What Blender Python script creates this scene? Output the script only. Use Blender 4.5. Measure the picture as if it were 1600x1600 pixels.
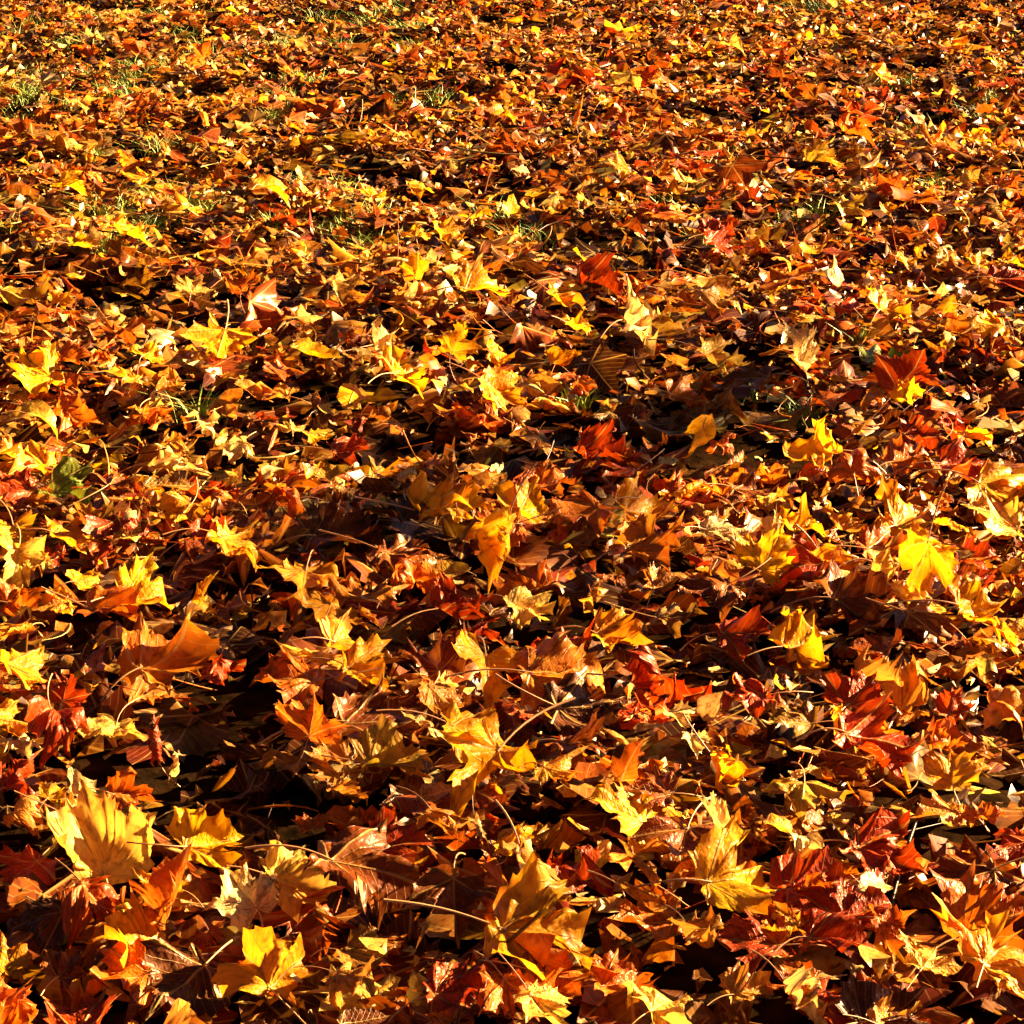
import bpy, math, random
import numpy as np
from mathutils import Vector

for o in list(bpy.data.objects):
    bpy.data.objects.remove(o, do_unlink=True)
S = bpy.context.scene
COL = S.collection
R = math.radians

# ------------------------------------------------------------------ camera
CAM_H = 1.395            # phone held at chest height
PITCH = 18.15            # degrees below the horizon
F_PX = 3600.0           # focal length in pixels of the 1600 px photograph
cam_d = bpy.data.cameras.new('camera')
cam = bpy.data.objects.new('camera', cam_d)
COL.objects.link(cam)
cam.location = (0, 0, CAM_H)
cam.rotation_euler = (R(90 - PITCH), 0, 0)
cam_d.sensor_width = 36
cam_d.lens = F_PX / 1600 * 36
cam_d.clip_start = 0.05
cam_d.clip_end = 600
S.camera = cam

# ------------------------------------------------------------------ sky, sun, exposure
SUN_EL, SUN_AZ = 21.0, 66.0      # azimuth clockwise from the view direction: ahead and to the right
world = bpy.data.worlds.new('World')
S.world = world
world.use_nodes = True
wn = world.node_tree
wn.nodes.clear()
sky = wn.nodes.new('ShaderNodeTexSky')
sky.sky_type = 'NISHITA'
sky.sun_disc = False
sky.sun_elevation = R(SUN_EL)
sky.sun_rotation = R(SUN_AZ)
sky.air_density = 0.05
sky.dust_density = 0.15
sky.ozone_density = 0.3
bg = wn.nodes.new('ShaderNodeBackground')
bg.inputs['Strength'].default_value = 0.05
wo = wn.nodes.new('ShaderNodeOutputWorld')
wn.links.new(sky.outputs[0], bg.inputs['Color'])
wn.links.new(bg.outputs[0], wo.inputs['Surface'])
sun_d = bpy.data.lights.new('sun', 'SUN')
sun_d.energy = 5.0
sun_d.angle = R(0.5)
sun_d.color = (1.0, 0.76, 0.43)
sun = bpy.data.objects.new('sun', sun_d)
COL.objects.link(sun)
SUN_DIR = Vector((math.sin(R(SUN_AZ)) * math.cos(R(SUN_EL)), math.cos(R(SUN_AZ)) * math.cos(R(SUN_EL)), math.sin(R(SUN_EL))))
sun.rotation_euler = SUN_DIR.to_track_quat('Z', 'Y').to_euler()
sun.location = SUN_DIR * 60
S.view_settings.view_transform = 'Standard'
S.view_settings.look = 'None'
S.view_settings.gamma = 1
S.view_settings.use_curve_mapping = False
S.view_settings.exposure = 3.3
S.render.engine = 'CYCLES'
S.cycles.max_bounces = 3
S.cycles.diffuse_bounces = 2
S.cycles.glossy_bounces = 1
S.cycles.transmission_bounces = 2
S.cycles.use_denoising = True
S.cycles.use_adaptive_sampling = True
S.cycles.adaptive_threshold = 0.04

rng = np.random.default_rng(11)

# ------------------------------------------------------------------ shared maths
cp, sp = math.cos(R(PITCH)), math.sin(R(PITCH))


def unproject(px, py, z):
    """Ground point at height z behind photograph pixel px, py."""
    u, v = (px - 800) / F_PX, (py - 800) / F_PX
    d = np.array([u, cp - v * sp, -sp - v * cp])
    t = (z - CAM_H) / d[2]
    return np.array([d[0] * t, d[1] * t, z]), t


def project(p):
    x, y, z = p[:, 0], p[:, 1], p[:, 2] - CAM_H
    dep = y * cp - z * sp
    vert = -y * sp - z * cp
    return 800 + F_PX * x / dep, 800 + F_PX * vert / dep, dep


def relief(x, y):
    """Gentle drifts and hollows of the lawn under the leaves, metres."""
    return (0.022 * np.sin(2.1 * x + 1.3 * y + 0.4) * np.cos(1.1 * y - 0.8 * x)
            + 0.016 * np.sin(4.7 * x - 2.9 * y + 1.7) + 0.014 * np.cos(6.3 * y + 2.2 * x + 0.3)
            + 0.008 * np.sin(11.0 * x + 7.0 * y))


def value_noise(x, y, seed):
    t = np.random.default_rng(seed).random((64, 64))
    xi, yi = np.floor(x).astype(int), np.floor(y).astype(int)
    fx, fy = x - xi, y - yi
    fx, fy = fx * fx * (3 - 2 * fx), fy * fy * (3 - 2 * fy)
    a, b_ = t[xi % 64, yi % 64], t[(xi + 1) % 64, yi % 64]
    c, d = t[xi % 64, (yi + 1) % 64], t[(xi + 1) % 64, (yi + 1) % 64]
    return (a * (1 - fx) + b_ * fx) * (1 - fy) + (c * (1 - fx) + d * fx) * fy


def hollow(x, y):
    """0 to 1: where upper leaves are thinned to bare the lower layer, coloured dark as shade."""
    n = 0.62 * value_noise(x / 0.32 + 3.1, y / 0.22, 5) + 0.38 * value_noise(x / 0.12, y / 0.10 + 7.7, 6)
    return np.clip((n - 0.475 + 0.03 * np.clip((y - 5) / 6, 0, 1)) / 0.12, 0, 1)


def rot_stack(head, tilt, roll):
    """m x 3 x 3: Rx(tilt) Ry(roll) Rz(head - 90)."""
    h, t, r = np.radians(head - 90), np.radians(tilt), np.radians(roll)
    o, l = np.zeros_like(h), np.ones_like(h)
    st = lambda rows: np.stack([np.stack(q, -1) for q in rows], -2)
    rz = st([[np.cos(h), -np.sin(h), o], [np.sin(h), np.cos(h), o], [o, o, l]])
    rx = st([[l, o, o], [o, np.cos(t), -np.sin(t)], [o, np.sin(t), np.cos(t)]])
    ry = st([[np.cos(r), o, np.sin(r)], [o, l, o], [-np.sin(r), o, np.cos(r)]])
    return rx @ ry @ rz


# ------------------------------------------------------------------ materials
def nodes_of(name):
    m = bpy.data.materials.new(name)
    m.use_nodes = True
    t = m.node_tree
    t.nodes.clear()
    return m, t


def make_leaf_material(name, near):
    m, t = nodes_of(name)
    N, L = t.nodes.new, t.links.new

    def math_(op, a, b=None, c=None):
        n = N('ShaderNodeMath')
        n.operation = op
        for i, q in enumerate((a, b, c)):
            if q is None:
                continue
            if isinstance(q, (int, float)):
                n.inputs[i].default_value = q
            else:
                L(q, n.inputs[i])
        return n.outputs[0]

    def mix(fac, a, b, blend='MIX'):
        n = N('ShaderNodeMix')
        n.data_type = 'RGBA'
        n.blend_type = blend
        for sock, q in ((n.inputs[0], fac), (n.inputs[6], a), (n.inputs[7], b)):
            if isinstance(q, (int, float)):
                sock.default_value = q
            elif isinstance(q, tuple):
                sock.default_value = q
            else:
                L(q, sock)
        return n.outputs[2]

    def ramp(val, lo, hi):
        n = N('ShaderNodeMapRange')
        n.inputs[1].default_value, n.inputs[2].default_value = lo, hi
        L(val, n.inputs[0])
        return n.outputs[0]

    ac = N('ShaderNodeAttribute'); ac.attribute_name = 'leaf_color'
    au = N('ShaderNodeAttribute'); au.attribute_name = 'leaf_uv'
    ae = N('ShaderNodeAttribute'); ae.attribute_name = 'leaf_edge'
    sep = N('ShaderNodeSeparateXYZ'); L(au.outputs['Vector'], sep.inputs[0])
    x, y, seed = sep.outputs
    ax = math_('ABSOLUTE', x)
    yb = math_('SUBTRACT', y, 0.05)
    # main veins: distance to the rays from the stem joint at 90, 31 and -22 degrees
    dist = ax
    for ang in (31.0, -22.0):
        c, s_ = math.cos(R(ang)), math.sin(R(ang))
        cr = math_('ABSOLUTE', math_('SUBTRACT', math_('MULTIPLY', ax, s_), math_('MULTIPLY', yb, c)))
        along = math_('ADD', math_('MULTIPLY', ax, c), math_('MULTIPLY', yb, s_))
        cr = math_('ADD', cr, math_('MULTIPLY', math_('LESS_THAN', along, 0.0), 1.0))
        dist = math_('MINIMUM', dist, cr)
    vein = ramp(dist, 0.020, 0.006)
    # side veins branching off in herringbone
    hb = math_('SUBTRACT', y, math_('MULTIPLY', ax, 0.8))
    saw = math_('PINGPONG', math_('ADD', math_('MULTIPLY', hb, 9.0), 20.0), 0.5)
    side = ramp(saw, 0.07, 0.01)
    vec = N('ShaderNodeCombineXYZ')
    L(x, vec.inputs[0]); L(y, vec.inputs[1]); L(math_('MULTIPLY', seed, 57.0), vec.inputs[2])

    def noise(scale, detail=3.0):
        n = N('ShaderNodeTexNoise')
        n.inputs['Scale'].default_value = scale
        n.inputs['Detail'].default_value = detail
        L(vec.outputs[0], n.inputs['Vector'])
        return n.outputs[0]
    big, mid = noise(2.6, 0.0), noise(9.0, 2.0 if near else 0.0)
    col = ac.outputs['Color']
    dark = mix(1.0, col, (0.50, 0.30, 0.22, 1), 'MULTIPLY')
    warm = mix(1.0, col, (0.92, 0.62, 0.40, 1), 'MULTIPLY')
    col = mix(math_('MULTIPLY', ramp(big, 0.42, 0.66), 0.75), col, warm)
    col = mix(math_('MULTIPLY', ramp(mid, 0.53, 0.70), 0.85), col, dark)
    rim = math_('MULTIPLY', ramp(ae.outputs['Fac'], 0.72, 1.0), ramp(big, 0.40, 0.62))
    col = mix(math_('MULTIPLY', rim, 0.6), col, dark)
    if near:
        col = mix(math_('MULTIPLY', ramp(noise(30.0, 1.0), 0.68, 0.80), 0.5), col, (0.05, 0.018, 0.006, 1))
    vf = math_('MAXIMUM', vein, math_('MULTIPLY', side, 0.5))
    pale = mix(0.6, col, (0.70, 0.40, 0.10, 1))
    col = mix(math_('MULTIPLY', vf, 0.8), col, pale)
    hgt = math_('ADD', math_('MULTIPLY', vf, 0.5), math_('ADD', big, math_('MULTIPLY', noise(17.0, 1.0), 0.45)) if near else big)
    bump = N('ShaderNodeBump')
    bump.inputs['Strength'].default_value = 0.7
    bump.inputs['Distance'].default_value = 0.006
    L(hgt, bump.inputs['Height'])
    p = N('ShaderNodeBsdfPrincipled')
    L(col, p.inputs['Base Color'])
    p.inputs['Roughness'].default_value = 0.40
    p.inputs['Specular IOR Level'].default_value = 0.25
    p.inputs['Specular Tint'].default_value = (1.0, 0.76, 0.44, 1)
    if near:
        L(bump.outputs[0], p.inputs['Normal'])
    tr = N('ShaderNodeBsdfTranslucent')
    trc = mix(1.0, col, (1.0, 0.86, 0.55, 1), 'MULTIPLY')
    L(trc, tr.inputs['Color'])
    ms = N('ShaderNodeMixShader')
    sc_ = N('ShaderNodeSeparateColor'); L(ac.outputs['Color'], sc_.inputs[0])
    L(math_('MAXIMUM', math_('SUBTRACT', math_('MULTIPLY_ADD', sc_.outputs[0], 0.35, 0.20), math_('MULTIPLY', sc_.outputs[2], 0.9)), 0.2), ms.inputs[0])
    L(p.outputs[0], ms.inputs[1]); L(tr.outputs[0], ms.inputs[2])
    out = N('ShaderNodeOutputMaterial')
    L(ms.outputs[0], out.inputs['Surface'])
    return m


def make_simple(name, col_a, col_b, scale, rough, bump_s=0.5, coords='Object'):
    m, t = nodes_of(name)
    N, L = t.nodes.new, t.links.new
    tc = N('ShaderNodeTexCoord')
    n1 = N('ShaderNodeTexNoise'); n1.inputs['Scale'].default_value = scale; n1.inputs['Detail'].default_value = 6
    L(tc.outputs[coords], n1.inputs['Vector'])
    r = N('ShaderNodeValToRGB')
    r.color_ramp.elements[0].position, r.color_ramp.elements[1].position = 0.35, 0.68
    r.color_ramp.elements[0].color, r.color_ramp.elements[1].color = (*col_a, 1), (*col_b, 1)
    L(n1.outputs[0], r.inputs[0])
    b = N('ShaderNodeBump'); b.inputs['Strength'].default_value = bump_s; b.inputs['Distance'].default_value = 0.01
    L(n1.outputs[0], b.inputs['Height'])
    p = N('ShaderNodeBsdfPrincipled')
    L(r.outputs[0], p.inputs['Base Color']); L(b.outputs[0], p.inputs['Normal'])
    p.inputs['Roughness'].default_value = rough
    p.inputs['Specular IOR Level'].default_value = 0.0 if rough > 0.9 else 0.4
    out = N('ShaderNodeOutputMaterial')
    L(p.outputs[0], out.inputs['Surface'])
    return m


M_LEAF = make_leaf_material('dry_leaf', True)
M_LEAF_FAR = make_leaf_material('dry_leaf_small', False)
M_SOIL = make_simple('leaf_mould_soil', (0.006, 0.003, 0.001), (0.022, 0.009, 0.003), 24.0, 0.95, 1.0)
M_GRASS = make_simple('lawn_grass', (0.12, 0.16, 0.010), (0.30, 0.31, 0.025), 30.0, 0.6, 0.1)
M_STEM = make_simple('leaf_stalk', (0.34, 0.12, 0.03), (0.60, 0.33, 0.11), 9.0, 0.5, 0.2)
M_BARK = make_simple('bark', (0.03, 0.022, 0.016), (0.10, 0.075, 0.055), 6.0, 0.9, 1.0)


# ------------------------------------------------------------------ mesh helper
def build_mesh(name, verts, tris, mats, color=None, uv=None, edge=None, mat_idx=None):
    me = bpy.data.meshes.new(name)
    nv, nt = len(verts), len(tris)
    me.vertices.add(nv)
    me.vertices.foreach_set('co', np.ascontiguousarray(verts, dtype=np.float32).ravel())
    me.loops.add(nt * 3)
    me.loops.foreach_set('vertex_index', np.ascontiguousarray(tris, dtype=np.int32).ravel())
    me.polygons.add(nt)
    me.polygons.foreach_set('loop_start', np.arange(0, nt * 3, 3, dtype=np.int32))
    me.polygons.foreach_set('use_smooth', np.ones(nt, dtype=bool))
    if mat_idx is not None:
        me.polygons.foreach_set('material_index', np.ascontiguousarray(mat_idx, dtype=np.int32))
    if color is not None:
        a = me.attributes.new('leaf_color', 'FLOAT_COLOR', 'POINT')
        a.data.foreach_set('color', np.ascontiguousarray(np.concatenate([color, np.ones((nv, 1))], 1), dtype=np.float32).ravel())
    if uv is not None:
        a = me.attributes.new('leaf_uv', 'FLOAT_VECTOR', 'POINT')
        a.data.foreach_set('vector', np.ascontiguousarray(uv, dtype=np.float32).ravel())
    if edge is not None:
        a = me.attributes.new('leaf_edge', 'FLOAT', 'POINT')
        a.data.foreach_set('value', np.ascontiguousarray(edge, dtype=np.float32))
    for m in mats:
        me.materials.append(m)
    me.update(calc_edges=True)
    me.validate()
    return me


def add(name, me, parent=None, loc=None):
    o = bpy.data.objects.new(name, me)
    COL.objects.link(o)
    if parent is not None:
        o.parent = parent
    if loc is not None:
        o.location = loc
    return o


# ------------------------------------------------------------------ leaf shapes
MAPLE = np.array([(0.06, -0.04), (0.18, -0.09), (0.36, -0.13), (0.37, -0.02), (0.50, 0.02), (0.49, 0.13), (0.60, 0.20), (0.60, 0.30),
                  (0.76, 0.50), (0.60, 0.50), (0.52, 0.60), (0.40, 0.52), (0.28, 0.50), (0.285, 0.63), (0.33, 0.76), (0.22, 0.76),
                  (0.19, 0.88), (0.10, 0.86), (0.0, 1.06)])
MAPLE_LO = MAPLE[[0, 2, 3, 4, 5, 8, 10, 12, 14, 15, 18]]
OVAL = np.array([(0.10, -0.01), (0.24, 0.10), (0.33, 0.26), (0.36, 0.42), (0.33, 0.60), (0.25, 0.77), (0.13, 0.93), (0.0, 1.08)])


def outline(kind, g, hi):
    half = {'maple': MAPLE if hi > 0 else MAPLE_LO, 'oval': OVAL, 'scrap': OVAL[::2] * (1.3, 1)}[kind].copy()
    if kind == 'maple':
        s = g.uniform(0.86, 1.12)
        half[:, 0] *= s
        deep = g.uniform(-0.06, 0.34)            # how far the notches between lobes are filled
        k = len(half) // 3 * 2 - (1 if hi > 0 else 0)
        half[12 if hi > 0 else 7] *= 1 + deep
    jl, jr = g.normal(0, 0.022, half.shape), g.normal(0, 0.022, half.shape)
    if kind == 'scrap':
        jl, jr = jl * 5, jr * 5
    right = half + jr
    left = half * (-1, 1) + jl
    pts = np.concatenate([[(0.0, -0.005)], right, left[:-1][::-1]])
    if kind != 'scrap' and g.random() < 0.75:   # a torn or broken-off stretch of the rim
        m_ = len(pts)
        k0, kw = g.integers(2, m_ - 2), g.integers(1, max(2, m_ // 6) + 1)
        idx = np.clip(np.arange(k0, k0 + kw), 1, m_ - 1)
        pts[idx] = (0.0, 0.25) + (pts[idx] - (0.0, 0.25)) * g.uniform(0.45, 0.8, (len(idx), 1))
    if hi > 1:                               # a notch between neighbouring teeth
        nxt = np.roll(pts, -1, 0)
        c = np.array([0.0, 0.3])
        q = (pts + nxt) / 2
        q = q + (c - q) * g.uniform(0.0, 0.085, (len(q), 1))
        out = np.empty((len(pts) * 2, 2))
        out[0::2], out[1::2] = pts, q
        pts = out
    return pts


def bend(v, phi, k):
    if abs(k) < 1e-3:
        return v
    c, s = math.cos(phi), math.sin(phi)
    u = v[:, 0] * c + v[:, 1] * s
    w = -v[:, 0] * s + v[:, 1] * c
    z = v[:, 2]
    un = np.sin(k * u) / k - z * np.sin(k * u)
    zn = (1 - np.cos(k * u)) / k + z * np.cos(k * u)
    return np.stack([un * c - w * s, un * s + w * c, zn], 1)


def tube(path, r0, r1, n):
    path = np.asarray(path)
    tan = np.gradient(path, axis=0)
    tan /= np.linalg.norm(tan, axis=1)[:, None] + 1e-9
    ref = np.array([0.31, 0.2, 0.93])
    a = np.cross(tan, ref); a /= np.linalg.norm(a, axis=1)[:, None] + 1e-9
    b = np.cross(tan, a)
    m = len(path)
    rad = np.linspace(r0, r1, m)[:, None]
    v = []
    for i in range(n):
        th = 2 * math.pi * i / n
        v.append(path + rad * (a * math.cos(th) + b * math.sin(th)))
    v = np.stack(v, 1).reshape(-1, 3)
    f = []
    for i in range(m - 1):
        for j in range(n):
            p, q = i * n + j, i * n + (j + 1) % n
            f += [(p, q, q + n), (p, q + n, p + n)]
    return v, np.array(f)


def leaf_geo(kind, shape, g, hi):
    """Blade (verts, tris, uv, edge) and stalk (verts, tris) in leaf units: about 1 across, centred, tip along +Y."""
    pts = outline(kind, g, hi)
    base = np.array([0.0, 0.05 if kind == 'maple' else 0.3])
    rings = {2: (0.18, 0.36, 0.54, 0.72, 0.88, 1.0), 1: (0.33, 0.66, 1.0), 0: (0.55, 1.0), -1: (1.0,)}[hi if kind != 'scrap' else -1]
    n = len(pts)
    flat = [base[None]] + [base + (pts - base) * t for t in rings]
    edge = np.concatenate([[0.0]] + [np.full(n, t) for t in rings])
    xy = np.concatenate(flat)
    tris = [(0, 1 + i, 1 + (i + 1) % n) for i in range(n)]
    for k in range(len(rings) - 1):
        a, b = 1 + k * n, 1 + (k + 1) * n
        for i in range(n):
            j = (i + 1) % n
            tris += [(a + i, b + i, b + j), (a + i, b + j, a + j)]
    tris = np.array(tris)
    uv = xy.copy()
    x, y = xy[:, 0], xy[:, 1]
    rad = np.hypot(x, y - 0.05)
    ang = np.degrees(np.arctan2(y - 0.05, np.abs(x) + 1e-6))
    if kind == 'maple':
        dv = np.min(np.abs(ang[:, None] - np.array([90, 31, -22.0])), axis=1)
    else:
        dv = np.minimum(90 - ang, 40)
    P = dict(m=(0.08, 0.18, 0.6, 0.085), f=(0.5, 0.16, 0.7, 0.085), c=(0.2, 0.26, 1.4, 0.10), k=(0.3, 0.28, 2.4, 0.15),
             o=(0.28, 0.05, 0.9, 0.03), r=(0.3, 0.1, 5.0, 0.05), x=(0.12, 0.2, 0.8, 0.11))[shape]
    fold, crease, curl, ruff = (q * g.uniform(0.65, 1.35) for q in P)
    z = fold * (np.sqrt(x * x + 0.002) - 0.045)
    z += crease * rad * np.clip(dv / 24.0, 0, 1.2) * (1 if g.random() < 0.7 else -1)
    for fr, am in ((3.0, 0.8), (6.5, 0.7), (12.0, 0.5 if hi > 0 else 0.0)):
        ph = g.uniform(0, 6.3, 3)
        z += ruff * am * (0.3 + edge ** 2) * np.sin(fr * (x * math.cos(ph[2]) + y * math.sin(ph[2])) * 1.6 + ph[0])
    lob = g.uniform(-1, 1, 6)
    th = np.arctan2(x, y - 0.05)
    z += 0.13 * rad ** 2.5 * sum(l * np.cos((i + 1) * th + i) for i, l in enumerate(lob[:5])) * (1.7 if shape in 'ck' else 1.0)
    v = np.stack([x, y - 0.42, z], 1)
    if shape == 'r':
        v[:, 0] *= 0.62
        v = bend(v, g.normal(0, 0.12), curl)
        v = bend(v, math.pi / 2, g.normal(0, 0.5))
    else:
        s1 = 1 if g.random() < 0.62 else -1
        v = bend(v, g.uniform(0, math.pi), s1 * curl)
        v = bend(v, g.uniform(0, math.pi), g.normal(0, 0.5) * curl)
        if shape == 'k':
            v = bend(v, g.uniform(0, math.pi), g.normal(0, 1.6))
    v /= 1.32 if kind == 'maple' else 1.05
    # stalk
    j = v[0] if kind == 'maple' else v[1]
    ln = g.uniform(0.45, 0.85) if kind == 'maple' else g.uniform(0.15, 0.4)
    sq = np.linspace(0, 1, (4, 5, 8)[max(hi, 0)])
    sx, sz = g.normal(0, 0.16), g.normal(-0.05, 0.14)
    path = np.stack([j[0] + sx * sq ** 2, j[1] + 0.03 - ln * sq, j[2] + 0.01 + sz * sq ** 2 + 0.05 * np.sin(sq * 3)], 1)
    sv, sf = tube(path, 0.0075, 0.0105, 6 if hi > 1 else 3)
    return v, tris, uv, edge, sv, sf


PAL = dict(Y=(0.90, 0.44, 0.006), G=(0.80, 0.34, 0.010), P=(0.86, 0.54, 0.09), C=(0.88, 0.62, 0.22), T=(0.62, 0.26, 0.030),
           A=(0.54, 0.17, 0.008), O=(0.60, 0.135, 0.005), R=(0.40, 0.040, 0.002), K=(0.42, 0.072, 0.004), B=(0.22, 0.050, 0.005),
           D=(0.10, 0.026, 0.005), U=(0.26, 0.12, 0.014), V=(0.50, 0.29, 0.02), N=(0.16, 0.22, 0.02))

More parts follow.
